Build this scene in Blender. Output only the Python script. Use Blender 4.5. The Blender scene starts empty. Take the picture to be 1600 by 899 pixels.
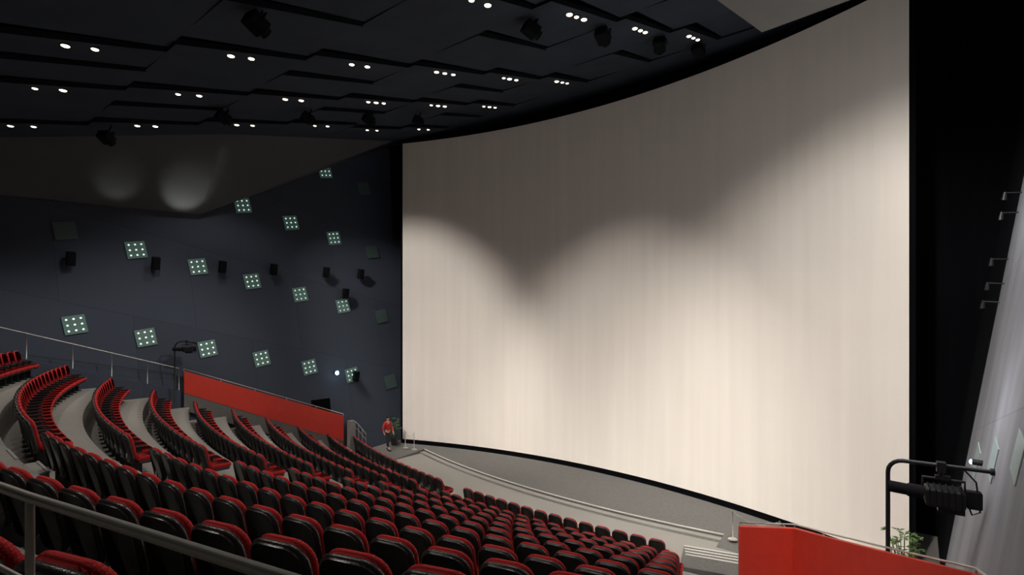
import bpy, math, random
from mathutils import Vector, Matrix, Euler
random.seed(4)
S = bpy.context.scene
COL = S.collection
S.view_settings.view_transform = 'Standard'

# ------------------------------------------------------------ materials
def mat(name, col, rough=.6, metal=0, emit=None, es=0, noise=None, bump=None, spec=.5):
    m = bpy.data.materials.new(name); m.use_nodes = True
    nt = m.node_tree; b = nt.nodes['Principled BSDF']
    b.inputs['Base Color'].default_value = (*col, 1)
    b.inputs['Roughness'].default_value = rough
    b.inputs['Metallic'].default_value = metal
    b.inputs['Specular IOR Level'].default_value = spec
    if emit:
        b.inputs['Emission Color'].default_value = (*emit, 1)
        b.inputs['Emission Strength'].default_value = es
    tc = nt.nodes.new('ShaderNodeTexCoord')
    if noise:
        sc, amt, stretch = noise
        mp = nt.nodes.new('ShaderNodeMapping'); mp.inputs['Scale'].default_value = stretch
        n = nt.nodes.new('ShaderNodeTexNoise'); n.inputs['Scale'].default_value = sc
        n.inputs['Detail'].default_value = 4
        mx = nt.nodes.new('ShaderNodeMix'); mx.data_type = 'RGBA'
        mx.inputs[6].default_value = tuple(c*(1-amt) for c in col)+(1,)
        mx.inputs[7].default_value = tuple(min(1, c*(1+amt)) for c in col)+(1,)
        nt.links.new(tc.outputs['Object'], mp.inputs[0]); nt.links.new(mp.outputs[0], n.inputs['Vector'])
        nt.links.new(n.outputs[0], mx.inputs[0]); nt.links.new(mx.outputs[2], b.inputs['Base Color'])
    if bump:
        sc, st = bump
        n2 = nt.nodes.new('ShaderNodeTexVoronoi'); n2.inputs['Scale'].default_value = sc
        bp = nt.nodes.new('ShaderNodeBump'); bp.inputs['Strength'].default_value = st; bp.inputs['Distance'].default_value = .01
        nt.links.new(tc.outputs['Object'], n2.inputs['Vector'])
        nt.links.new(n2.outputs[0], bp.inputs['Height']); nt.links.new(bp.outputs[0], b.inputs['Normal'])
    return m

M_screen = mat('screen_fabric', (.79, .735, .67), .9, noise=(.9, .075, (3, 3, .12)), spec=.1)
M_black = mat('black_cloth', (.003, .003, .004), .95, spec=.03, noise=(2, .5, (3, 3, .2)))
M_blackp = mat('black_plastic', (.014, .014, .015), .42, noise=(30, .3, (1, 1, 1)))
M_matte = mat('matte_black', (.006, .006, .008), .8, spec=.1, noise=(30, .3, (1, 1, 1)))
M_leather = mat('black_leatherette', (.020, .018, .018), .30, noise=(40, .3, (1, 1, 1)), bump=(160, .15))
M_blackm = mat('black_metal', (.006, .006, .007), .5, .1, noise=(10, .2, (1, 1, 1)), spec=.3)
M_metal = mat('brushed_steel', (.48, .46, .42), .42, .6, noise=(20, .1, (1, 1, 1)))
M_carpet = mat('grey_carpet', (.27, .257, .238), .95, noise=(45, .35, (1, 1, 1)), bump=(120, .3), spec=.1)
M_carpetd = mat('dark_grey_carpet', (.13, .125, .12), .95, noise=(30, .5, (1, 1, 1)), bump=(120, .3), spec=.1)
M_ceil = mat('ceiling_slate', (.037, .047, .064), .9, noise=(.8, .25, (1, 1, 1)), spec=.08)
M_fasc = mat('ceiling_fascia', (.006, .008, .011), .9, noise=(.8, .2, (1, 1, 1)), spec=.1)
M_ceild = mat('ceiling_dark', (.004, .005, .007), .9, noise=(1, .2, (1, 1, 1)), spec=.1)
M_soff = mat('soffit_plaster', (.20, .20, .19), .9, noise=(2, .08, (1, 1, 1)), spec=.1)
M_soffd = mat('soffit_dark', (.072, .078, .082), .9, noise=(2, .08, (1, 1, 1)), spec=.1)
M_redp = mat('red_panel', (.52, .030, .015), .55, noise=(4, .15, (1, 1, 1)))
M_white = mat('pale_nosing', (.55, .53, .48), .6, noise=(20, .1, (1, 1, 1)))
M_nos2 = mat('grey_nosing', (.27, .26, .24), .7, noise=(20, .1, (1, 1, 1)))
M_tile = mat('tile_glass', (.085, .14, .125), .6, noise=(6, .15, (1, 1, 1)), emit=(.35, .66, .58), es=.04)
M_tiled = mat('tile_glass_unlit', (.05, .085, .08), .6, noise=(6, .15, (1, 1, 1)))
M_tilep = mat('tile_glass_pale', (.26, .33, .33), .6, noise=(6, .15, (1, 1, 1)))
M_led = mat('led_dot', (.9, 1, .95), .5, emit=(.66, 1, .86), es=.95)
M_lamp = mat('lamp_lens', (1, .95, .85), .5, emit=(1, .87, .68), es=3.2)
M_cyan = mat('cyan_lens', (.6, .95, 1), .5, emit=(.45, .9, 1), es=30)
M_cyan2 = mat('cyan_lens_faint', (.6, .9, 1), .5, emit=(.5, .85, 1), es=2)
M_skin = mat('skin', (.45, .24, .16), .6, noise=(20, .08, (1, 1, 1)))
M_jacket = mat('red_jacket', (.45, .02, .015), .7, noise=(20, .2, (1, 1, 1)))
M_trous = mat('dark_trousers', (.006, .006, .008), .8, noise=(20, .2, (1, 1, 1)))
M_hair = mat('black_hair', (.01, .008, .007), .6, noise=(60, .3, (1, 1, 1)))
M_leaf = mat('green_leaf', (.07, .13, .03), .5, noise=(9, .4, (1, 1, 1)))
M_pot = mat('dark_pot', (.03, .028, .026), .6, noise=(9, .2, (1, 1, 1)))
M_soil = mat('soil', (.03, .02, .012), .9, noise=(30, .4, (1, 1, 1)))

def red_fabric():
    m = mat('red_fabric', (.5, .015, .02), .8, spec=.12)
    nt = m.node_tree; b = nt.nodes['Principled BSDF']
    tc = nt.nodes.new('ShaderNodeTexCoord')
    v = nt.nodes.new('ShaderNodeTexVoronoi'); v.inputs['Scale'].default_value = 90
    v.inputs['Randomness'].default_value = .15
    cr = nt.nodes.new('ShaderNodeValToRGB')
    cr.color_ramp.elements[0].position = .25; cr.color_ramp.elements[0].color = (.62, .05, .045, 1)
    cr.color_ramp.elements[1].position = .6; cr.color_ramp.elements[1].color = (.34, .015, .018, 1)
    nt.links.new(tc.outputs['Object'], v.inputs['Vector']); nt.links.new(v.outputs[0], cr.inputs[0])
    nt.links.new(cr.outputs[0], b.inputs['Base Color'])
    return m
M_red = red_fabric()

def wall_mat(name, c, seam=.62, lit_streak=False):
    m = mat(name, c, .8, spec=.15)
    nt = m.node_tree; b = nt.nodes['Principled BSDF']
    tc = nt.nodes.new('ShaderNodeTexCoord'); sp = nt.nodes.new('ShaderNodeSeparateXYZ')
    m1 = nt.nodes.new('ShaderNodeMath'); m1.operation = 'MULTIPLY_ADD'; m1.inputs[1].default_value = .25
    m2 = nt.nodes.new('ShaderNodeMath'); m2.operation = 'MULTIPLY_ADD'; m2.inputs[1].default_value = .055
    cb = nt.nodes.new('ShaderNodeCombineXYZ')
    br = nt.nodes.new('ShaderNodeTexBrick')
    br.inputs['Color1'].default_value = (*[x*.95 for x in c], 1); br.inputs['Color2'].default_value = (*[x*1.06 for x in c], 1)
    br.inputs['Mortar'].default_value = (*[x*seam for x in c], 1); br.inputs['Scale'].default_value = 1
    br.inputs['Mortar Size'].default_value = .012
    br.inputs['Brick Width'].default_value = 4.58; br.inputs['Row Height'].default_value = 3.68
    nt.links.new(tc.outputs['Object'], sp.inputs[0])
    nt.links.new(sp.outputs['Y'], m1.inputs[0]); nt.links.new(sp.outputs['Z'], m1.inputs[2])
    nt.links.new(sp.outputs['Z'], m2.inputs[0]); nt.links.new(sp.outputs['Y'], m2.inputs[2])
    nt.links.new(m2.outputs[0], cb.inputs[0]); nt.links.new(m1.outputs[0], cb.inputs[1])
    nt.links.new(cb.outputs[0], br.inputs['Vector'])
    out = br.outputs[0]
    if lit_streak:  # vertical streaks of light on the wall, put into the colour
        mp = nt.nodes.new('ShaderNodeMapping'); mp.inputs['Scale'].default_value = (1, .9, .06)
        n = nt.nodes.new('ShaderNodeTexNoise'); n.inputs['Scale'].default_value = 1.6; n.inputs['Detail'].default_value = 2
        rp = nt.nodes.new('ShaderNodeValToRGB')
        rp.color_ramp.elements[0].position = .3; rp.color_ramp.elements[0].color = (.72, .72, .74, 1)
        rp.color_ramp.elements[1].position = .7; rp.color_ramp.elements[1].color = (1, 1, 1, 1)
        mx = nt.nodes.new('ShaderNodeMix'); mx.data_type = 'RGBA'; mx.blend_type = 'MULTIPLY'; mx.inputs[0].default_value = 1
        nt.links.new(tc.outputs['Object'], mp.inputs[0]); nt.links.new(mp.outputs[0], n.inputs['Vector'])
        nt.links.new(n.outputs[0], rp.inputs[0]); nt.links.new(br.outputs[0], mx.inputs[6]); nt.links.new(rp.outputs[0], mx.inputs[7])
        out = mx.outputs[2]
    nt.links.new(out, b.inputs['Base Color'])
    return m
M_wall = wall_mat('wall_panels', (.048, .058, .082), .72)
M_wallr = wall_mat('wall_panels_lit', (.29, .295, .32), .8, True)  # lighter copy for the right wall, its lit look put into the colour

# ------------------------------------------------------------ mesh helpers
class MB:
    def __init__(s): s.v = []; s.f = []; s.m = []; s.mats = []; s.sm = []
    def add(s, vf, m, mx=None, smooth=False):
        v, f = vf
        o = len(s.v)
        s.v += [tuple(mx @ Vector(p)) if mx else tuple(p) for p in v]
        if m not in s.mats: s.mats.append(m)
        i = s.mats.index(m)
        for q in f:
            s.f.append(tuple(a+o for a in q)); s.m.append(i); s.sm.append(smooth)
        return s
    def mesh(s, name):
        me = bpy.data.meshes.new(name); me.from_pydata(s.v, [], s.f)
        for m in s.mats: me.materials.append(m)
        me.polygons.foreach_set('material_index', s.m)
        me.polygons.foreach_set('use_smooth', s.sm)
        me.update(); return me
    def obj(s, name, parent=None):
        o = bpy.data.objects.new(name, s.mesh(name)); COL.objects.link(o)
        if parent: o.parent = parent
        return o

def box(sx, sy, sz, c=(0, 0, 0)):
    v = [(c[0]+sx/2*a, c[1]+sy/2*b, c[2]+sz/2*d) for a in (-1, 1) for b in (-1, 1) for d in (-1, 1)]
    return v, [(0, 1, 3, 2), (4, 6, 7, 5), (0, 4, 5, 1), (2, 3, 7, 6), (0, 2, 6, 4), (1, 5, 7, 3)]

def outline(w, h, r, n=4):
    r = max(min(r, w/2-.001, h/2-.001), .001); p = []
    for cx, cz, a0 in ((w/2-r, h/2-r, 0), (-w/2+r, h/2-r, 90), (-w/2+r, -h/2+r, 180), (w/2-r, -h/2+r, 270)):
        for i in range(n+1):
            a = math.radians(a0+90*i/n); p.append((cx+r*math.cos(a), cz+r*math.sin(a)))
    return p

def rslab(w, h, d, r, b, n=4, fn=None):
    """rounded slab: outline in XZ, thickness in +Y"""
    v = []; f = []
    rings = [(b, 0), (b*.3, b*.35), (0, b), (0, d-b), (b*.3, d-b*.35), (b, d)]
    for ins, y in rings:
        v += [(x, y, z) for x, z in outline(w-2*ins, h-2*ins, r-ins, n)]
    N = 4*(n+1)
    for k in range(len(rings)-1):
        for i in range(N):
            j = (i+1) % N; f.append((k*N+i, k*N+j, (k+1)*N+j, (k+1)*N+i))
    f.append(tuple(range(N))); f.append(tuple(reversed(range((len(rings)-1)*N, len(rings)*N))))
    if fn: v = [fn(p) for p in v]
    return v, f

def tube(pts, r, n=10, rs=None):
    pts = [Vector(p) for p in pts]; v = []; f = []
    up = Vector((0, 0, 1)); prev = None
    for i, p in enumerate(pts):
        t = (pts[min(i+1, len(pts)-1)]-pts[max(i-1, 0)]).normalized()
        if prev is None:
            a = t.cross(up if abs(t.z) < .9 else Vector((1, 0, 0))).normalized()
        else:
            a = (prev - t*prev.dot(t)).normalized()
        prev = a; b = t.cross(a); rr = rs[i] if rs else r
        for k in range(n):
            q = 2*math.pi*k/n; v.append(tuple(p+a*math.cos(q)*rr+b*math.sin(q)*rr))
    for i in range(len(pts)-1):
        for k in range(n):
            j = (k+1) % n; f.append((i*n+k, i*n+j, (i+1)*n+j, (i+1)*n+k))
    f.append(tuple(range(n))); f.append(tuple(reversed(range((len(pts)-1)*n, len(pts)*n))))
    return v, f

def ball(r, c=(0, 0, 0), s=(1, 1, 1), nu=12, nv=8):
    v = []; f = []
    for i in range(nv+1):
        t = math.pi*i/nv
        for k in range(nu):
            q = 2*math.pi*k/nu
            v.append((c[0]+r*s[0]*math.sin(t)*math.cos(q), c[1]+r*s[1]*math.sin(t)*math.sin(q), c[2]+r*s[2]*math.cos(t)))
    for i in range(nv):
        for k in range(nu):
            j = (k+1) % nu; f.append((i*nu+k, (i+1)*nu+k, (i+1)*nu+j, i*nu+j))
    return v, f

def T(x=0, y=0, z=0, rx=0, ry=0, rz=0):
    return Matrix.Translation((x, y, z)) @ Euler((math.radians(rx), math.radians(ry), math.radians(rz))).to_matrix().to_4x4()

def tag(o, label, cat, group=None, kind=None):
    o['label'] = label; o['category'] = cat
    if group: o['group'] = group
    if kind: o['kind'] = kind
    return o
def struct(o): o['kind'] = 'structure'; return o
def empty(name, loc=(0, 0, 0), rz=0):
    o = bpy.data.objects.new(name, None); COL.objects.link(o); o.location = loc
    o.rotation_euler = (0, 0, rz); o.empty_display_size = .2
    return o
def clone(root, parts, name, loc, rot):
    r = root.copy(); r.name = name; COL.objects.link(r); r.location = loc; r.rotation_euler = rot
    for p in parts:
        c = p.copy(); COL.objects.link(c); c.parent = r
    return r

# ------------------------------------------------------------ layout functions (metres)
R = 36.0
FL = -.60; SG = -.42
def sg(Rr, u): return Rr-math.sqrt(Rr*Rr-u*u)
def sag(u): return sg(R, u)
RK = {7: 34.5, 8: 32, 9: 30}; DV = {7: -.05, 8: -.12, 9: -.2}
def rowR(k): return 36 if k < 7 else RK.get(k, 30)
PITCH, RISE = 1.49, .585
def rowv(k): return -4.6-PITCH*k+(0 if k < 7 else DV.get(k, -.25))
def rowy(k, u): return rowv(k)+sg(rowR(k), u)
def rowz(k): return max(-.8+RISE*k, FL)
def wall_u(v, z): return 13+.07*(-v)+.15*(z-6.86)
def ceil_z(v): return 16.2+.22*v
def aisle_u(k): return -2.3+.32*k      # middle stair aisle

# ------------------------------------------------------------ camera
cam = bpy.data.cameras.new('camera'); co = bpy.data.objects.new('camera', cam); COL.objects.link(co)
co.location = (12.6, -18.4, 6.86); co.rotation_euler = (math.radians(90), 0, math.radians(40.8))
cam.sensor_width = 36; cam.lens = 18.9; cam.shift_y = .0222; cam.clip_start = .05; cam.clip_end = 200
S.camera = co

# ------------------------------------------------------------ floor (terraces + stage)
US = [-12.95+i*(26.4/66) for i in range(67)]
fl = MB()
fl.add(([(-15, -6, FL), (15, -6, FL), (15, 4, FL), (-15, 4, FL)], [(0, 1, 2, 3)]), M_carpet)
uR = {0: 8.6, 1: 9.4, 2: 11.0, 3: 12.4}
for k in range(1, 14):
    ur = uR.get(k, 13.6); us = [u for u in US if u < ur]+[ur]
    z = rowz(k); v = []; f = []
    for u in us:
        vf = rowy(k, u)+1.15
        v += [(u, vf, z-RISE-.02), (u, vf, z), (u, rowy(k+1, u)+1.149 if k < 13 else -25, z)]
    for i in range(len(us)-1):
        a = 3*i; b = a+3
        f += [(a, b, b+1, a+1), (a+1, b+1, b+2, a+2)]
    n = len(v)
    v += [(v[0][0], v[0][1], -.9), (v[2][0], v[2][1], -.9), (us[-1], v[n-2][1], -.9), (us[-1], v[n-1][1], -.9)]
    f += [(n, 1, 2, n+1), (n+2, n-2, n-1, n+3)]
    fl.add((v, f), M_carpet)
# stage
ST = [-9.3, 6.4]; SV = -1.3
us = [-13.4, -9.31]+[ST[0]+i*(15.7/30) for i in range(31)]+[6.41, 13.4]
v = []; f = []
for u in us:
    if u < ST[0]: q0, q1 = -2.2, SV+sag(9.3)
    elif u > ST[1]: q0, q1 = -1.4, SV+sag(6.5)
    else: q0 = q1 = SV+sag(u)
    v += [(u, q0, FL), (u, q1, SG), (u, 3.6, SG)]
for i in range(len(us)-1):
    a = 3*i; b = a+3; f += [(a, b, b+1, a+1), (a+1, b+1, b+2, a+2)]
fl.add((v, f), M_carpetd)
struct(fl.obj('floor'))

# stage steps
root = empty('stage_steps', (0, -2, FL))
tag(root, 'shallow curved grey carpeted steps with thin pale nosing', 'steps')
def arc_block(v0, v1, z0, z1, u0, u1, n=30):
    v = []; f = []
    for i in range(n+1):
        u = u0+(u1-u0)*i/n; s = sag(u)
        v += [(u, v0+s, z0), (u, v0+s, z1), (u, v1+s, z1), (u, v1+s, z0)]
    for i in range(n):
        a = 4*i; b = a+4
        for c in range(4):
            d = (c+1) % 4; f.append((a+c, b+c, b+d, a+d))
    f += [(0, 1, 2, 3), (4*n+3, 4*n+2, 4*n+1, 4*n)]
    return v, f
inv = Matrix.Translation((0, 2, -FL))
MB().add(arc_block(SV-.26, SV-.01, FL, -.51, *ST), M_carpet, inv).obj('step', root)
MB().add(arc_block(SV-.004, SV+.05, SG-.02, SG+.006, *ST), M_white, inv).obj('nosing', root)
MB().add(arc_block(SV-.268, SV-.23, -.53, -.504, *ST), M_nos2, inv).obj('nosing', root)

# stairs
def uend(k): return 6.15+.58*k
r = empty('front_stairs', (6.5, -1.9, FL), math.radians(18))
tag(r, 'short grey stairs with pale nosings beside the red barrier', 'stairs')
hh = (rowz(1)-FL)/4
for i in range(4):
    y1 = -.42*i; y0 = -2.1
    MB().add(box(1.7, y1-y0, hh, (.0+.05*i, (y0+y1)/2, hh*(i+.5))), M_carpetd).obj('step', r)
    MB().add(box(1.7, .06, .03, (.0+.05*i, y1-.025, hh*(i+1))), M_white).obj('nosing', r)
def astep(k, uc, w):
    vf = rowy(k, uc)+1.15; a = math.asin(uc/R)
    lo = rowz(k-1); h = rowz(k)-lo
    r = empty('aisle_step', (uc, vf, lo), a)
    tag(r, 'grey carpeted aisle step with pale nosing strips', 'step', 'aisle steps between the seats')
    MB().add(box(w, .38, h/2, (0, .20, h/4)), M_carpet).obj('tread', r)
    MB().add(box(w, .04, .025, (0, .38, h/2)), M_nos2).obj('nosing', r)
    MB().add(box(w, .04, .025, (0, -.01, h)), M_nos2).obj('nosing', r)
for k in range(2, 7): astep(k, uend(k)+.38+.75, 1.5)
for k in range(1, 10): astep(k, aisle_u(k-.3), .95)

# ------------------------------------------------------------ walls
def side_wall(name, sgn, m, ztop=18):
    v = []; f = []
    vs = [-25+i*1.5 for i in range(20)]
    for y in vs:
        for z in (-1, ztop): v.append((sgn*wall_u(y, z), y, z))
    for y in vs:
        for z in (-1, ztop): v.append((sgn*(wall_u(y, z)+.3), y, z))
    n = len(vs)
    for i in range(n-1):
        a = 2*i; f.append((a, a+2, a+3, a+1)); b = 2*n+2*i; f.append((b, b+1, b+3, b+2))
    e = 2*(n-1); f += [(e, e+2*n, e+2*n+1, e+1), (0, 1, 2*n+1, 2*n)]
    struct(MB().add((v, f), m).obj(name))
side_wall('wall_left', -1, M_wall)
side_wall('wall_right', 1, M_ceild)
v = []
for y in (-25, -18, -12, -6, -.3):
    for z in (-.7, 10.8): v.append((wall_u(y, z)-.03, y, z))
f = [(2*i, 2*i+2, 2*i+3, 2*i+1) for i in range(4)]
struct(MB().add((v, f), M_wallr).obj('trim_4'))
struct(MB().add(box(34, .2, 20, (0, 4.0, 8.5)), M_black).obj('wall_front'))
struct(MB().add(box(34, .2, 20, (0, -25, 8.5)), M_ceild).obj('wall_back'))

# ceiling slab
struct(MB().add(([(-16, -25, ceil_z(-25)+.5), (16, -25, ceil_z(-25)+.5), (16, 4, ceil_z(4)+.5), (-16, 4, ceil_z(4)+.5)],
                 [(0, 3, 2, 1)]), M_ceild).obj('ceiling'))
# sloping side soffit
L = [(-14.6, -25, 10.9), (-14.05, -9.2, 11.2), (-14.2, .8, 16.5)]
U = [(-11.2, -25, 11.9), (-10.9, -9.2, 14.45), (-11.5, 1.0, 16.9)]
B = [(-16, -25, 10.95), (-16, -9.2, 11.25), (-16, .8, 16.55)]
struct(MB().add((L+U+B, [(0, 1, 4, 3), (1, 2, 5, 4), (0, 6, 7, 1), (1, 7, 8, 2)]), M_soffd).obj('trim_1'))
# right soffit block
v = [(10.07, -9.5, 11.2), (14.6, -9.95, 11.2), (14.9, -22, 11.2), (8.1, -22, 11.2)]
v += [(a, b, 14.6) for a, b, c in v]
struct(MB().add((v, [(0, 1, 2, 3), (0, 4, 5, 1), (3, 7, 4, 0), (1, 5, 6, 2), (2, 6, 7, 3)]), M_soff).obj('trim_2'))

# ceiling panels separated by dark slots, with downlights beside the slots
vb = [-20.2, -17.2, -14.0, -10.8, -7.7, -4.7, -2.0, .6, 3.3]
LU = [[-10.9, -6.4, -3.2, 2.6], [-10.5, -6.1, -2.6, 3.0], [-9.9, -5.65, -1.9, 3.4], [-9.2, -5.3, -1.3, 3.7],
      [-8.8, -4.8, -.9, 4.4], [-9.2, -4.5, -.5, 4.8], [-8.6, -4.0, 0, 5.4], [-7.5, -3, 1, 6]]
lights_uv = []
def panel(x0, xe, y0, y1, x0b, xeb, dz):
    zc = ceil_z
    vv = [(x0, y0, zc(y0)+dz), (xe, y0, zc(y0)), (xeb, y1, zc(y1)), (x0b, y1, zc(y1)+dz)]
    vv += [(a, b, c+.14) for a, b, c in vv]
    b = MB().add((vv, [(0, 3, 2, 1), (4, 5, 6, 7)]), M_ceil)
    b.add((vv, [(1, 2, 6, 5), (0, 1, 5, 4), (2, 3, 7, 6), (3, 0, 4, 7)]), M_fasc)
    tag(b.obj('ceiling_panel'), 'dark slate acoustic ceiling panel beside a dark slot', 'ceiling panel', 'ceiling panels')
for i in range(len(vb)-1):
    y0, y1 = vb[i], vb[i+1]
    last = i == len(vb)-2
    sl = []
    if not last:
        for j, u in enumerate(LU[i]):
            sl.append((u+.42, .34, .12))
            nx = LU[i][j+1] if j < 3 else 9.2
            if (i+j) % 2 == 0: sl.append(((u+nx)/2+.5, .26, .08))
    xs0 = -13.3; prev0 = prev1 = xs0
    for (c, w0, w1) in sl+[(13.4, 0, 0)]:
        panel(prev0, c-w0/2, y0, y1, prev1, c-w1/2, .09)
        prev0, prev1 = c+w0/2, c+w1/2
    for j in range(4):
        if i > 0 and not last: lights_uv.append((LU[i][j], (y0+y1)/2, i, j))

dl_root = empty('downlight'); tag(dl_root, 'small round recessed downlight glowing warm white', 'downlight', 'ceiling downlights')
ring = MB().add(tube([(0, 0, .12), (0, 0, -.02)], .10, 16), M_blackm, smooth=False).obj('housing', dl_root)
lens = MB().add(ball(.080, (0, 0, -.02), (1, 1, .35), 14, 8), M_lamp, smooth=True).obj('lens', dl_root)
first = True
for (u, y, i, j) in lights_uv:
    nl = 3 if (i >= 4 and j >= 1) else 2
    for q in range(nl):
        dy = (q-(nl-1)/2)*(.36 if nl == 3 else .56)+random.uniform(-.03, .03)
        yy = y+dy; z = ceil_z(yy)-.0
        if first: dl_root.location = (u, yy, z); first = False
        else:
            s = random.uniform(.8, 1.12)
            c = clone(dl_root, [ring, lens], 'downlight', (u, yy, z), (0, 0, 0)); c.scale = (s, s, 1)

# ------------------------------------------------------------ screen
RS = 27.3
def scr_v(u): return 2.4-(RS-math.sqrt(RS*RS-u*u))
def arc_sheet(u0, u1, z0, z1, off=0, n=60):
    v = []; f = []
    for i in range(n+1):
        u = u0+(u1-u0)*i/n; v += [(u, scr_v(u)+off, z0), (u, scr_v(u)+off, z1)]
    for i in range(n):
        a = 2*i; f.append((a, a+2, a+3, a+1))
    return v, f
sr = empty('cinema_screen', (0, 2.4, SG)); tag(sr, 'giant curved off-white cinema projection screen', 'screen')
iv = Matrix.Translation((0, -2.4, -SG))
MB().add(arc_sheet(-11.2, 11.2, -.2, 16), M_screen, iv, smooth=True).obj('screen_fabric', sr)
MB().add(arc_sheet(-11.35, 11.35, SG, 16.15, .06), M_black, iv, smooth=True).obj('frame', sr)
MB().add(arc_sheet(-11.2, 11.2, SG, -.2, -.03), M_black, iv, smooth=True).obj('base', sr)

# ------------------------------------------------------------ LED wall tiles
def make_tile():
    r = empty('wall_light_panel')
    p = MB().add(rslab(.72, .72, .04, .02, .008), M_tile, T(0, -.03, 0)).obj('panel', r)
    ds = []
    d0 = MB().add(ball(.038, (0, 0, 0), (1, .4, 1), 8, 6), M_led, smooth=True).mesh('led')
    for a in (-1, 0, 1):
        for b in (-1, 0, 1):
            o = bpy.data.objects.new('led', d0); COL.objects.link(o); o.parent = r
            o.location = (a*.225, .01, b*.225); ds.append(o)
    return r, [p]+ds
tr, tp = make_tile()
dimr = empty('wall_light_panel'); dimp = MB().add(rslab(.72, .72, .04, .02, .008), M_tiled, T(0, -.03, 0)).obj('panel', dimr)
palr = empty('wall_light_panel'); palp = MB().add(rslab(.72, .72, .04, .02, .008), M_tilep, T(0, -.03, 0)).obj('panel', palr)
tag(tr, 'square wall panel with nine glowing white lights', 'wall light', 'square wall lights')
tag(dimr, 'unlit square greenish wall panel', 'wall light', 'square wall lights')
tag(palr, 'pale unlit square wall panel on a grey wall', 'wall light', 'square wall lights')
used = [False, False, False]
def put_tile(s, j, r, ix):
    y = -13.7+2.29*j-.2*r; z = 6.3-.578*j+3.68*r
    u = s*(wall_u(y, z)-.04)
    n = Vector((-s, -.07, .15)).normalized()
    up = Vector((s*.15, -.16, 1)); up = (up-n*up.dot(n)).normalized()
    x = n.cross(up)
    m = Matrix((x, n, up)).transposed().to_euler()
    src = ((tr, tp), (dimr, [dimp]), (palr, [palp]))[ix]
    if not used[ix]:
        src[0].location = (u, y, z); src[0].rotation_euler = m; used[ix] = True
    else: clone(src[0], src[1], 'wall_light_panel', (u, y, z), m)
for j in range(7):
    put_tile(-1, j, 0, 0 if j < 6 else 1)
    put_tile(-1, j, 1, 0 if 0 < j < 6 else 1)
    if j >= 3: put_tile(-1, j, 2, 0 if j < 6 else 1)
    if j >= 5: put_tile(-1, j, 3, 0 if j < 6 else 1)
for j in range(3, 6): put_tile(1, j, 0, 2)

# ------------------------------------------------------------ speakers
def speaker(s, y, z, h=.54, w=.28, first=[None]):
    u = s*(wall_u(y, z)-.33)
    if first[0] is None:
        r = empty('wall_speaker')
        b = MB().add(rslab(w, h, .24, .03, .015), M_matte, T(0, -.14, 0)).obj('cabinet', r)
        g = MB().add(tube([(0, .095, -.10), (0, .12, -.10)], .10, 18), M_matte).add(tube([(0, .095, .15), (0, .115, .15)], .05, 14), M_matte).obj('grille', r)
        k = MB().add(tube([(0, -.12, .05), (0, -.34, .12)], .03, 8), M_matte).obj('bracket', r)
        tag(r, 'black surround loudspeaker on a wall bracket', 'speaker', 'wall speakers')
        first[0] = (r, [b, g, k])
    else: r = clone(first[0][0], first[0][1], 'wall_speaker', (0, 0, 0), (0, 0, 0))
    r.location = (u, y, z); r.rotation_euler = (math.radians(-12), 0, math.radians(-90))
    return r
for y in (-13.8, -11, -8.4, -6.1, -3.4, -1.4): speaker(-1, y, 8.85)
speaker(-1, -2.4, 7.75); speaker(-1, -2.2, 3.35)

# ceiling hung lights
cs = None
for (u, y, dz) in [(1.0, -13.3, .3), (4.4, -11.3, .3), (3.6, -7.2, .25), (4.3, -4.7, .25), (4.8, -2.0, .25), (5.2, .2, .25),
                   (-9.7, -13.6, .5), (-7, -10.9, .3), (-6.5, -8.1, .3), (-6.2, -5.6, .3), (-5.9, -3.3, .3)]:
    loc = (u, y, ceil_z(y)-dz)
    if cs is None:
        cs = empty('ceiling_spotlight'); tag(cs, 'black stage spotlight hung from the ceiling', 'spotlight', 'ceiling spotlights')
        a = MB().add(rslab(.38, .30, .42, .05, .03), M_matte, T(0, -.21, 0)).obj('body', cs)
        b = MB().add(tube([(-.22, 0, 0), (-.22, 0, .22), (.22, 0, .22), (.22, 0, 0)], .02, 6), M_matte).add(tube([(0, 0, .22), (0, 0, .55)], .022, 8), M_matte).obj('yoke', cs)
        c = MB().add(tube([(0, .20, 0), (0, .29, 0)], .13, 16), M_matte).obj('snoot', cs)
        cs.location = loc; cp = [a, b, c]; cs.rotation_euler = (math.radians(-25), 0, math.radians(10))
    else: clone(cs, cp, 'ceiling_spotlight', loc, (math.radians(-25), 0, math.radians(random.uniform(-30, 40))))

# ------------------------------------------------------------ seats
def lean(p):
    x, y, z = p; return (x, y-(z-.42)*.20 + .5*x*x, z)
def part_shell():
    return MB().add(rslab(.475, .64, .06, .15, .026, 5, fn=lambda p: lean((p[0], p[1]-.06, p[2]+.665))), M_leather, smooth=True)
def part_back():
    return MB().add(rslab(.465, .59, .058, .15, .024, 5, fn=lambda p: lean((p[0], p[1]+.001, p[2]+.695))), M_red, smooth=True)
def part_seat():
    return MB().add(rslab(.455, .46, .11, .06, .03), M_red, T(0, .29, .50, -90), smooth=True)
def part_pan():
    return MB().add(rslab(.44, .43, .05, .05, .015), M_blackp, T(0, .28, .388, -90), smooth=True)
def part_arm():
    return MB().add(rslab(.05, .34, .045, .022, .012), M_blackp, T(-.262, .17, .62, -90), smooth=True)
def part_leg():
    b = MB().add(rslab(.035, .56, .20, .01, .005, 2), M_blackp, T(-.262, .06, .31)); b.add(box(.06, .34, .04, (-.262, .16, .02)), M_blackp); return b
PARTS = [('back_shell', part_shell), ('backrest', part_back), ('seat_cushion', part_seat), ('seat_pan', part_pan), ('armrest', part_arm), ('support', part_leg)]
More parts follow.
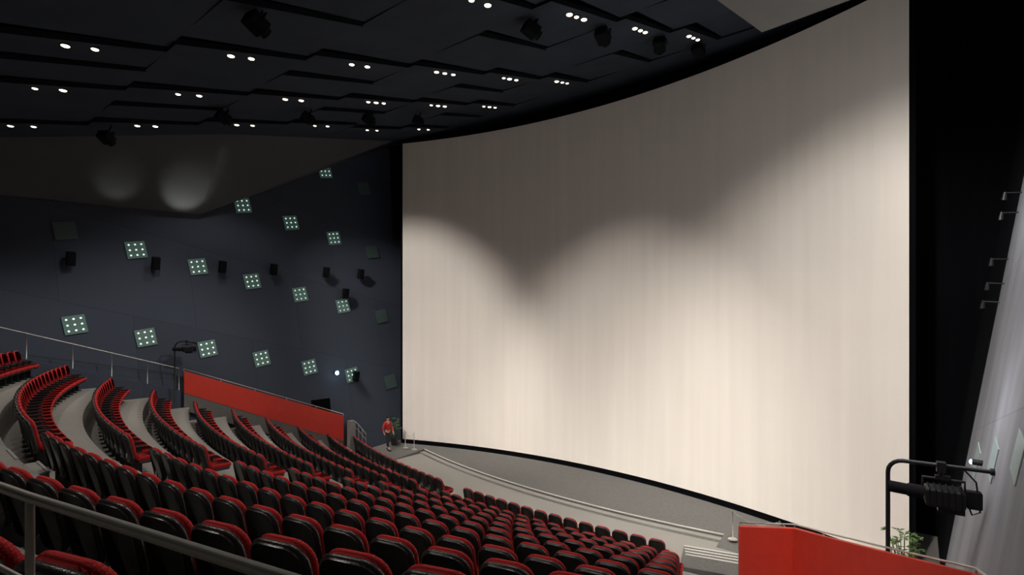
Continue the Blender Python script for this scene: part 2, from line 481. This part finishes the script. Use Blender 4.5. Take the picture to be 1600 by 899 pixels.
def whole():
    b = MB()
    for n, fnc in PARTS:
        q = fnc()
        for i, m in enumerate(q.mats):
            b.add((q.v, [q.f[t] for t in range(len(q.f)) if q.m[t] == i]), m, smooth=q.sm[0])
    return b
fwd = Vector((-.653, .757)); rgt = Vector((.757, .653))
seats = []
SP = .55
for k in range(0, 11):
    RR = rowR(k)
    def span(ua, ub):
        a0 = math.asin(ua/RR); a1 = math.asin(ub/RR); n = int((a1-a0)*RR/SP)
        return [a1-i*SP/RR for i in range(n+1)]
    ue = uend(k) if k < 10 else 11.3
    if k == 0: ue = 5.75
    angs = span(-11.75-.09*k, aisle_u(k)-.82)+span(aisle_u(k)+.82, ue)
    for a in angs:
        u = RR*math.sin(a); y = rowy(k, u)
        d3 = (Vector((u, y, rowz(k)+.8))-co.location).length
        rel = Vector((u-12.6, y+18.4)); dd = rel.dot(fwd); xx = rel.dot(rgt)
        vis = False
        if dd > .3:
            px = 800+840*xx/dd; py = 485+840*(6.86-(rowz(k)+1.0))/dd
            w = 840*.35/dd
            vis = -w < px < 1600+w and py < 905
        seats.append((d3, vis, u, y, rowz(k), a, k))
vis = sorted([s for s in seats if s[1]]); rest = vis[300:]+[s for s in seats if not s[1]]
ind = vis[:300]
proto = empty('theatre_seat'); LAB = 'red fabric theatre seat with black moulded back and armrest'
tag(proto, LAB, 'seat', 'theatre seats in curved rows')
pp = [fnc().obj(nm, proto) for nm, fnc in PARTS]
wm = whole().mesh('theatre_seat')
for i, (d3, _, u, y, z, a, k) in enumerate(ind):
    if i == 0:
        proto.location = (u, y, z); proto.rotation_euler = (0, 0, a)
    elif i < 170:
        clone(proto, pp, 'theatre_seat', (u, y, z), (0, 0, a))
    else:
        o = bpy.data.objects.new('theatre_seat', wm); COL.objects.link(o)
        o.location = (u, y, z); o.rotation_euler = (0, 0, a)
        tag(o, LAB, 'seat', 'theatre seats in curved rows')
W = whole(); big = MB()
for m in W.mats: big.mats.append(m)
for (d3, _, u, y, z, a, k) in rest:
    mx = Matrix.Translation((u, y, z)) @ Matrix.Rotation(a, 4, 'Z')
    o0 = len(big.v); big.v += [tuple(mx @ Vector(p)) for p in W.v]
    for t, q in enumerate(W.f):
        big.f.append(tuple(x+o0 for x in q)); big.m.append(W.m[t]); big.sm.append(W.sm[t])
o = big.obj('theatre_seats'); tag(o, 'distant rows of red theatre seats with black backs', 'seat', kind='stuff')

# ------------------------------------------------------------ handrails
def rail(label, path, r, zpost, every, low=None, mt=M_metal, name='handrail'):
    p0 = Vector(path[0]); rt = empty(name, (p0.x, p0.y, zpost(p0)))
    iv = Matrix.Translation(-Vector(rt.location))
    tag(rt, label, 'handrail')
    MB().add(tube(path, r, 12), mt, iv, smooth=True).obj('rail', rt)
    if low: MB().add(tube([(a, b, c-low) for a, b, c in path], r*.6, 10), mt, iv, smooth=True).obj('lower_rail', rt)
    for i in every:
        p = Vector(path[i]); MB().add(tube([(p.x, p.y, zpost(p)), tuple(p)], r*.8, 10), mt, iv, smooth=True).obj('post', rt)
    return rt
us = [10.50-1.1*i for i in range(-1, 17)]
rail('grey metal guard rail behind a seat row', [(u, -18.135+sg(45, u)-sg(45, 10.48), 6.31) for u in us], .0145, lambda p: rowz(11),
     range(1, 18, 2), low=.25)
# left walkway rail and parapet
def wz(y): return 5.35-.34*(y+15.9)
v = []; f = []
ys = [-24, -15.9, -10.3]
for y in ys:
    v += [(-12.98, y, 1.0), (-12.98, y, wz(y)), (-14.9, y, wz(y)), (-14.9, y, 1.0)]
for i in range(2):
    a = 4*i
    for c in range(3): f.append((a+c, a+4+c, a+5+c, a+1+c))
f += [(8, 9, 10, 11), (0, 3, 2, 1)]
struct(MB().add((v, f), M_wall).obj('trim_3'))
rail('grey metal handrail along the side walkway', [(-13.05, y, wz(y)+.92) for y in [-21, -19.5, -18, -16.6, -15.2, -13.9, -12.7, -11.5, -10.35]],
     .02, lambda p: wz(p.y)-.02, range(0, 9))

# red barriers
def strip(pts, th, zt, zb):
    P = [Vector((p[0], p[1])) for p in pts]; off = []
    for i in range(len(P)):
        t = (P[min(i+1, len(P)-1)]-P[max(i-1, 0)]).normalized(); off.append(Vector((-t.y, t.x))*th/2)
    v = []; f = []
    for i, p in enumerate(pts):
        a = P[i]+off[i]; c = P[i]-off[i]
        v += [(a.x, a.y, zb[i]), (a.x, a.y, zt[i]), (c.x, c.y, zt[i]), (c.x, c.y, zb[i])]
    for i in range(len(pts)-1):
        a = 4*i
        for c in range(4):
            d = (c+1) % 4; f.append((a+c, a+4+c, a+4+d, a+d))
    n = 4*(len(pts)-1); f += [(0, 1, 2, 3), (n+3, n+2, n+1, n)]
    return v, f
def barrier(label, pts, th, rail_r=.02, name='barrier', plinth=None):
    rt = empty(name, (pts[0][0], pts[0][1], pts[0][3])); tag(rt, label, 'barrier')
    iv = Matrix.Translation(-Vector(rt.location))
    MB().add(strip(pts, th, [p[2] for p in pts], [p[3] for p in pts]), M_redp, iv).obj('panel', rt)
    if plinth:
        q = MB().add(strip(pts, th*.8, [p[3] for p in pts], [p[3]-plinth for p in pts]), M_carpetd, iv).obj('plinth', rt)
        q['label'] = 'dark grey base under the red panel'
    rp = [(p[0], p[1], p[2]+.09) for p in pts]
    MB().add(tube(rp, rail_r, 10), M_metal, iv, smooth=True).obj('rail', rt)
    for i in range(len(pts)):
        MB().add(tube([(pts[i][0], pts[i][1], pts[i][2]-.02), rp[i]], rail_r*.7, 8), M_metal, iv).obj('post', rt)
lp = []
for i in range(6):
    t = i/5; lp.append((-12.95+.85*t, -10.2+7.1*t, 4.27-2.85*t, 3.34-3.2*t))
barrier('bright red sloping barrier wall with steel rail beside the seats', lp, .12, plinth=.75)
barrier('bright red angled barrier wall with steel rail by the steps',
        [(7.95, -4.0, 1.26, FL), (9.07, -3.2, 1.26, FL), (9.9, -4.05, 1.55, FL), (11.33, -5.44, 2.05, FL), (12.6, -6.8, 2.55, FL), (12.75, -8.3, 3.0, FL)], .12)

o = MB().add(rslab(.30, 1.75, .30, .02, .01), M_soff, T(-11.85, -2.95, .28)).obj('newel_post')
tag(o, 'pale grey square post at the end of the red barrier', 'post')
rail('steel stair handrail beside the side entrance', [(-11.95, -2.5, 1.05), (-11.7, -2.45, .90), (-11.45, -2.4, .70), (-11.2, -2.35, .48)], .018,
     lambda p: FL, range(4), low=.3)

# rope stanchions
def stanchions(pts):
    for i, p in enumerate(pts):
        r = empty('stanchion', p); tag(r, 'slim steel rope stanchion', 'stanchion', 'rope stanchions')
        MB().add(tube([(0, 0, 0), (0, 0, .9)], .018, 10), M_metal, smooth=True).obj('post', r)
        MB().add(tube([(0, 0, 0), (0, 0, .02), (0, 0, .04)], .14, 16, [.15, .14, .03]), M_metal).obj('foot', r)
    for i in range(len(pts)-1):
        a = Vector(pts[i])+Vector((0, 0, .86)); b = Vector(pts[i+1])+Vector((0, 0, .86))
        dd = (b-a).normalized()*.02; a += dd; b -= dd
        P = [a.lerp(b, t/10)-Vector((0, 0, .22*math.sin(math.pi*t/10))) for t in range(11)]
        o = MB().add(tube(P, .010, 6), M_metal, smooth=True).obj('barrier_rope'); tag(o, 'thin grey rope hanging between stanchions', 'rope')
stanchions([(-10.2, -.6, SG), (-9.6, -.5, SG)])
stanchions([(6.75, -.9, SG), (8.1, -.8, SG), (9.3, -1.0, SG)])

# doorway on left wall, its dark inside put in as a flat black sheet
y = -4.1
v = []
for yy in (y-.5, y+.5):
    for z in (.1, 2.35): v.append((-(wall_u(yy, z)-.04), yy, z))
struct(MB().add((v, [(0, 2, 3, 1)]), M_black).obj('door_1'))

# wall lamps (bright bluish)
for s in (-1, 1):
    y, z = -3.2, 3.6; u = s*(wall_u(y, z)-.16)
    r = empty('wall_spotlight', (u, y, z)); tag(r, 'small wall spotlight glowing blue white', 'spotlight', 'wall spotlights')
    MB().add(tube([(s*.14, 0, 0), (-s*.04, 0, 0)], .09 if s < 0 else .06, 14), M_blackm).obj('housing', r)
    MB().add(ball(.095 if s < 0 else .055, (-s*.05, 0, 0), (.8, 1, 1)), M_cyan if s < 0 else M_cyan2, smooth=True).obj('lens', r)

# brackets along right wall
for i, z in enumerate((9.7, 9.2, 8.1, 7.5, 7.05)):
    yv = -.6-.15*(i % 2); u = wall_u(yv, z)
    r = empty('wall_lamp', (u-.05, yv, z)); tag(r, 'small black lamp on a thin wall bracket', 'lamp', 'small wall lamps')
    MB().add(tube([(0.04, 0, 0), (-.28, 0, .03)], .016, 6), M_blackp).obj('arm', r)
    MB().add(tube([(-.28, 0, .05), (-.30, .02, -.14)], .05, 10, [.03, .055]), M_blackp).obj('head', r)

# ------------------------------------------------------------ projector fixtures on bent pipes
def pipe_fixture(base, top, end, sc, label, bs=1.0):
    rt = empty('pipe_projector', base); tag(rt, label, 'stage light')
    b = Vector(base); iv = Matrix.Translation(-b)
    e = Vector(end); p0 = Vector((base[0], base[1], top)); d = (e-p0); d.z = 0; L = d.length; d.normalize()
    pts = [tuple(b), (base[0], base[1], top-.25)]
    for i in range(1, 6):
        a = math.pi/2*i/5; q = p0+d*(.25*(1-math.cos(a)))+Vector((0, 0, -.25+.25*math.sin(a))); pts.append(tuple(q))
    pts.append(end)
    MB().add(tube(pts, .04*sc, 12), M_blackm, iv, smooth=True).obj('pipe', rt)
    MB().add(tube([tuple(Vector(end)-Vector((d.x*.06, d.y*.06, 0))), end], .065*sc, 12), M_blackm, iv).obj('end_cap', rt)
    mid = p0+d*(L*.52)-b; ang = math.atan2(d.y, d.x)
    mx = Matrix.Translation(mid) @ Matrix.Rotation(ang, 4, 'Z') @ Matrix.Scale(sc*bs, 4)
    MB().add(box(.12, .14, .16, (0, 0, -.02)), M_blackm, mx).add(tube([(0, 0, -.06), (0, 0, -.24)], .03, 8), M_blackm, mx).add(box(.2, .1, .06, (.02, 0, -.19)), M_blackm, mx).obj('clamp', rt)
    MB().add(tube([(-.24, 0, -.52), (-.24, 0, -.22), (.30, 0, -.22), (.30, 0, -.52)], .024, 8), M_blackm, mx).obj('yoke', rt)
    bx = MB().add(rslab(.52, .28, .40, .05, .025), M_blackm, mx @ T(.04, -.20, -.50))
    for i in range(6): bx.add(box(.018, .42, .31, (-.16+i*.08, 0, -.50)), M_matte, mx)
    bx.add(box(.34, .28, .10, (.12, 0, -.68)), M_blackm, mx)
    bx.obj('lamp_body', rt)
    MB().add(tube([(-.23, 0, -.48), (-.44, 0, -.47), (-.45, 0, -.47), (-.70, 0, -.455), (-.72, 0, -.455)], .1, 16, [.11, .11, .095, .095, .12]), M_matte, mx).obj('lens_tube', rt)
    MB().add(rslab(.20, .28, .14, .03, .01), M_matte, mx @ T(.42, -.02, -.50)).add(tube([(.25, 0, -.3), (.4, .1, -.76), (.5, .1, -.7), (.44, 0, -.2), (.3, 0, -.03)], .014, 6), M_blackm, mx).obj('ballast', rt)
pipe_fixture((11.25, -5.2, FL), 3.85, (12.86, -5.0, 3.85), 1.0, 'black stage projector hanging from a bent pipe above the red barrier', 1.18)
pipe_fixture((-12.75, -10.6, 3.0), 5.55, (-12.6, -9.8, 5.45), .7, 'black stage projector on a pole beside the red barrier')

# ------------------------------------------------------------ plants
def plant(loc, h, n, label, leaf=1.0):
    r = empty('potted_plant', loc); tag(r, label, 'plant')
    MB().add(tube([(0, 0, 0), (0, 0, .3), (0, 0, .38)], .2, 16, [.15, .2, .22]), M_pot).obj('pot', r)
    MB().add(tube([(0, 0, .36), (0, 0, .385)], .2, 16), M_soil).obj('soil', r)
    b = MB(); stems = MB()
    for i in range(n):
        a = random.uniform(0, 6.28); z0 = random.uniform(.5, .95)*h; rr = random.uniform(.1, .38)
        t = Vector((math.cos(a)*rr, math.sin(a)*rr, z0))
        stems.add(tube([(0, 0, .36), (t.x*.3, t.y*.3, z0*.6), tuple(t)], .008, 5), M_leaf)
        for q in range(6):
            aa = a+random.uniform(-1.8, 1.8); L = random.uniform(.12, .24)*leaf; w = L*.2
            d = Vector((math.cos(aa), math.sin(aa), random.uniform(-.4, .7))).normalized(); s = Vector((-d.y, d.x, 0)).normalized()
            b.add(([tuple(t), tuple(t+d*L*.5+s*w), tuple(t+d*L), tuple(t+d*L*.5-s*w), tuple(t+d*L*.5+Vector((0, 0, .02)))],
                   [(0, 1, 4), (1, 2, 4), (2, 3, 4), (3, 0, 4)]), M_leaf)
    stems.obj('stem', r); b.obj('foliage', r)
plant((11.35, -3.2, SG), 2.3, 46, 'leafy green potted plant behind the red barrier', .8)
plant((-11.25, -.55, SG), 1.55, 18, 'leafy green potted plant beside the screen edge', .8)

# ------------------------------------------------------------ person
def skin(name, verts, edges, radii, m, parent, sub=2):
    me = bpy.data.meshes.new(name); me.from_pydata(verts, edges, []); me.materials.append(m)
    o = bpy.data.objects.new(name, me); COL.objects.link(o); o.parent = parent
    o.modifiers.new('s', 'SKIN')
    sv = me.skin_vertices[0].data
    for i, r in enumerate(radii):
        sv[i].radius = r if isinstance(r, tuple) else (r, r); sv[i].use_root = (i == 0)
    o.modifiers['s'].use_smooth_shade = True
    sb = o.modifiers.new('b', 'SUBSURF'); sb.levels = sub; sb.render_levels = sub
    return o
pr = empty('person', (-10.85, -1.25, SG-.02), math.radians(95)); tag(pr, 'person walking in a red jacket and dark trousers', 'person')
STR = {-1: -.17, 1: .15}
V = [(0, 0, .93), (0, 0, 1.13), (0, 0, 1.33), (0, -.005, 1.46), (0, -.01, 1.54), (0, -.012, 1.62), (0, -.005, 1.685)]
E = [(i, i+1) for i in range(6)]; Rr = [(.13, .10), (.12, .09), (.15, .10), .052, (.062, .075), (.075, .092), (.05, .06)]
def ch(start, pts):
    prev = start
    for p, r in pts:
        V.append(p); Rr.append(r); E.append((prev, len(V)-1)); prev = len(V)-1
    return prev
for s in (-1, 1):
    q = STR[s]
    ch(0, [((s*.09, 0, .86), .085), ((s*.10, q*.5-.03, .48), .058), ((s*.10, q+.01, .10), .038), ((s*.105, q-.06, .05), .036), ((s*.11, q-.16, .04), .03)])
    ar = -q*.7
    w = ch(2, [((s*.18, 0, 1.38), .055), ((s*.235, ar*.5+.03, 1.12), .042), ((s*.22, ar-.06, .90), .028), ((s*.21, ar-.10, .84), (.035, .018))])
    for g in range(4):
        o = (g-1.5)*.02; Lf = [.062, .075, .07, .055][g]
        ch(w, [((s*.21+o, ar-.12, .81), .0095), ((s*.21+o, ar-.135, .81-Lf*.6), .0085), ((s*.21+o, ar-.125, .81-Lf), .007)])
    ch(w, [((s*.21-s*.035, ar-.105, .825), .0105), ((s*.21-s*.05, ar-.13, .80), .009)])
skin('body', V, E, Rr, M_skin, pr)
JV = [(0, 0, .90), (0, 0, 1.13), (0, 0, 1.34), (0, -.003, 1.44)]; JE = [(0, 1), (1, 2), (2, 3)]; JR = [(.155, .125), (.145, .115), (.17, .12), (.07, .07)]
for s in (-1, 1):
    ar = -STR[s]*.7
    n = len(JV); JV += [(s*.185, 0, 1.385), (s*.24, ar*.5+.03, 1.12), (s*.223, ar-.05, .92)]; JE += [(2, n), (n, n+1), (n+1, n+2)]; JR += [.068, .056, .045]
skin('jacket', JV, JE, JR, M_jacket, pr)
TV = [(0, 0, .95)]; TE = []; TR = [(.14, .11)]
for s in (-1, 1):
    q = STR[s]
    n = len(TV); TV += [(s*.09, 0, .85), (s*.10, q*.5-.03, .48), (s*.10, q+.01, .10)]; TE += [(0, n), (n, n+1), (n+1, n+2)]; TR += [.095, .072, .06]
skin('trousers', TV, TE, TR, M_trous, pr)
MB().add(ball(.1, (0, .012, 1.655), (.86, 1.05, .85)), M_hair, smooth=True).obj('hair', pr)
for s in (-1, 1):
    MB().add(ball(.011, (s*.03, -.088, 1.61)), M_hair, smooth=True).obj('eye', pr)
    MB().add(ball(.02, (s*.078, 0, 1.60), (.4, 1, 1.5)), M_skin, smooth=True).obj('ear', pr)
    MB().add(rslab(.09, .27, .07, .04, .02), M_trous, T(s*.105, STR[s]-.08, .0, -90), smooth=True).obj('shoe', pr)
MB().add(ball(.014, (0, -.10, 1.585), (1, 1, 1.5)), M_skin, smooth=True).obj('nose', pr)
MB().add(ball(.02, (0, -.085, 1.555), (1, .4, .3)), M_jacket, smooth=True).obj('mouth', pr)

# ------------------------------------------------------------ lights
def spot(name, loc, down, az, half, power, blend, col=(1, .93, .82), const=True, rad=.15):
    l = bpy.data.lights.new(name, 'SPOT'); l.energy = power; l.color = col
    l.spot_size = math.radians(2*half); l.spot_blend = blend; l.shadow_soft_size = rad
    o = bpy.data.objects.new(name, l); COL.objects.link(o); o.location = loc
    d = math.radians(down); a = math.radians(az)
    dr = Vector((math.sin(a)*math.cos(d), math.cos(a)*math.cos(d), -math.sin(d)))
    o.rotation_euler = dr.to_track_quat('-Z', 'Y').to_euler()
    if const:
        l.use_nodes = True; nt = l.node_tree; em = nt.nodes['Emission']
        lf = nt.nodes.new('ShaderNodeLightFalloff'); lf.inputs['Strength'].default_value = 1
        nt.links.new(lf.outputs['Constant'], em.inputs['Strength'])
    return o
P = 25.5
WC = (1, .95, .885)
spot('screen_wash', (-10.5, -8.6, 13.9), 42, 0, 32, P*1.0, .72, WC)
spot('screen_wash', (1.35, -6.6, 14.0), 53, 0, 36, P*.70, .85, WC)
spot('screen_wash', (10.8, -8.0, 14.0), 47, 0, 43, P*.98, .8, WC)
spot('screen_wash', (-7.0, -13.5, 12.6), 45, 0, 32, P*.36, 1, WC)  # low washes from here on, added to brighten the lower screen
spot('screen_wash', (0.5, -13.5, 12.6), 45, 0, 32, P*.30, 1, WC)
spot('screen_wash', (7.0, -12.5, 12.8), 47, 8, 34, P*.46, 1, WC)
spot('screen_fill', (6.5, -8.5, 12.9), -4, -15, 75, P*.075, 1, (1, .97, .94))
for (u, y, p) in [(-9, -12, 600), (-5, -9, 500), (-1, -12, 450), (4, -9, 480), (-5, -5.5, 420), (3, -6, 400), (8.5, -13, 450), (-9, -17, 500), (4, -17, 500), (-11, -9, 300), (9, -18, 350)]:
    spot('house_light', (u, y, ceil_z(y)-.3), 90, 0, 60, p, .6, (1, .94, .86), const=False, rad=.3)
spot('seat_fill', (-2, -5, 14.2), 42, -125, 24, 2200, .8, (1, .94, .86), const=False, rad=.3)  # added lamp without a fixture, brightens the red seats on the left
w = bpy.data.worlds.new('world'); S.world = w; w.use_nodes = True
w.node_tree.nodes['Background'].inputs[0].default_value = (.5, .6, .8, 1); w.node_tree.nodes['Background'].inputs[1].default_value = .03
def pt(name, loc, e, col, r=.1):
    l = bpy.data.lights.new(name, 'POINT'); l.energy = e; l.color = col; l.shadow_soft_size = r
    o = bpy.data.objects.new(name, l); COL.objects.link(o); o.location = loc
spot('soffit_uplight', (-13.15, -10.0, 10.4), -80, -90, 36, 80, .6, (1, .97, .88), const=False)
spot('soffit_uplight', (-13.2, -12.4, 10.5), -80, -90, 36, 20, .8, (1, .97, .88), const=False)
pt('soffit_glow', (12.4, -12, 9.4), 60, (1, .95, .88), .3)
pt('wall_fill', (11.6, -4.5, 5.2), 70, (.95, .96, 1), .4)  # added points without fixtures, brighten the right wall
pt('wall_fill', (11.9, -3.0, 9.8), 130, (1, .98, .95), .4)
pt('wall_fill', (11.9, -7.0, 8.6), 90, (1, .98, .96), .4)
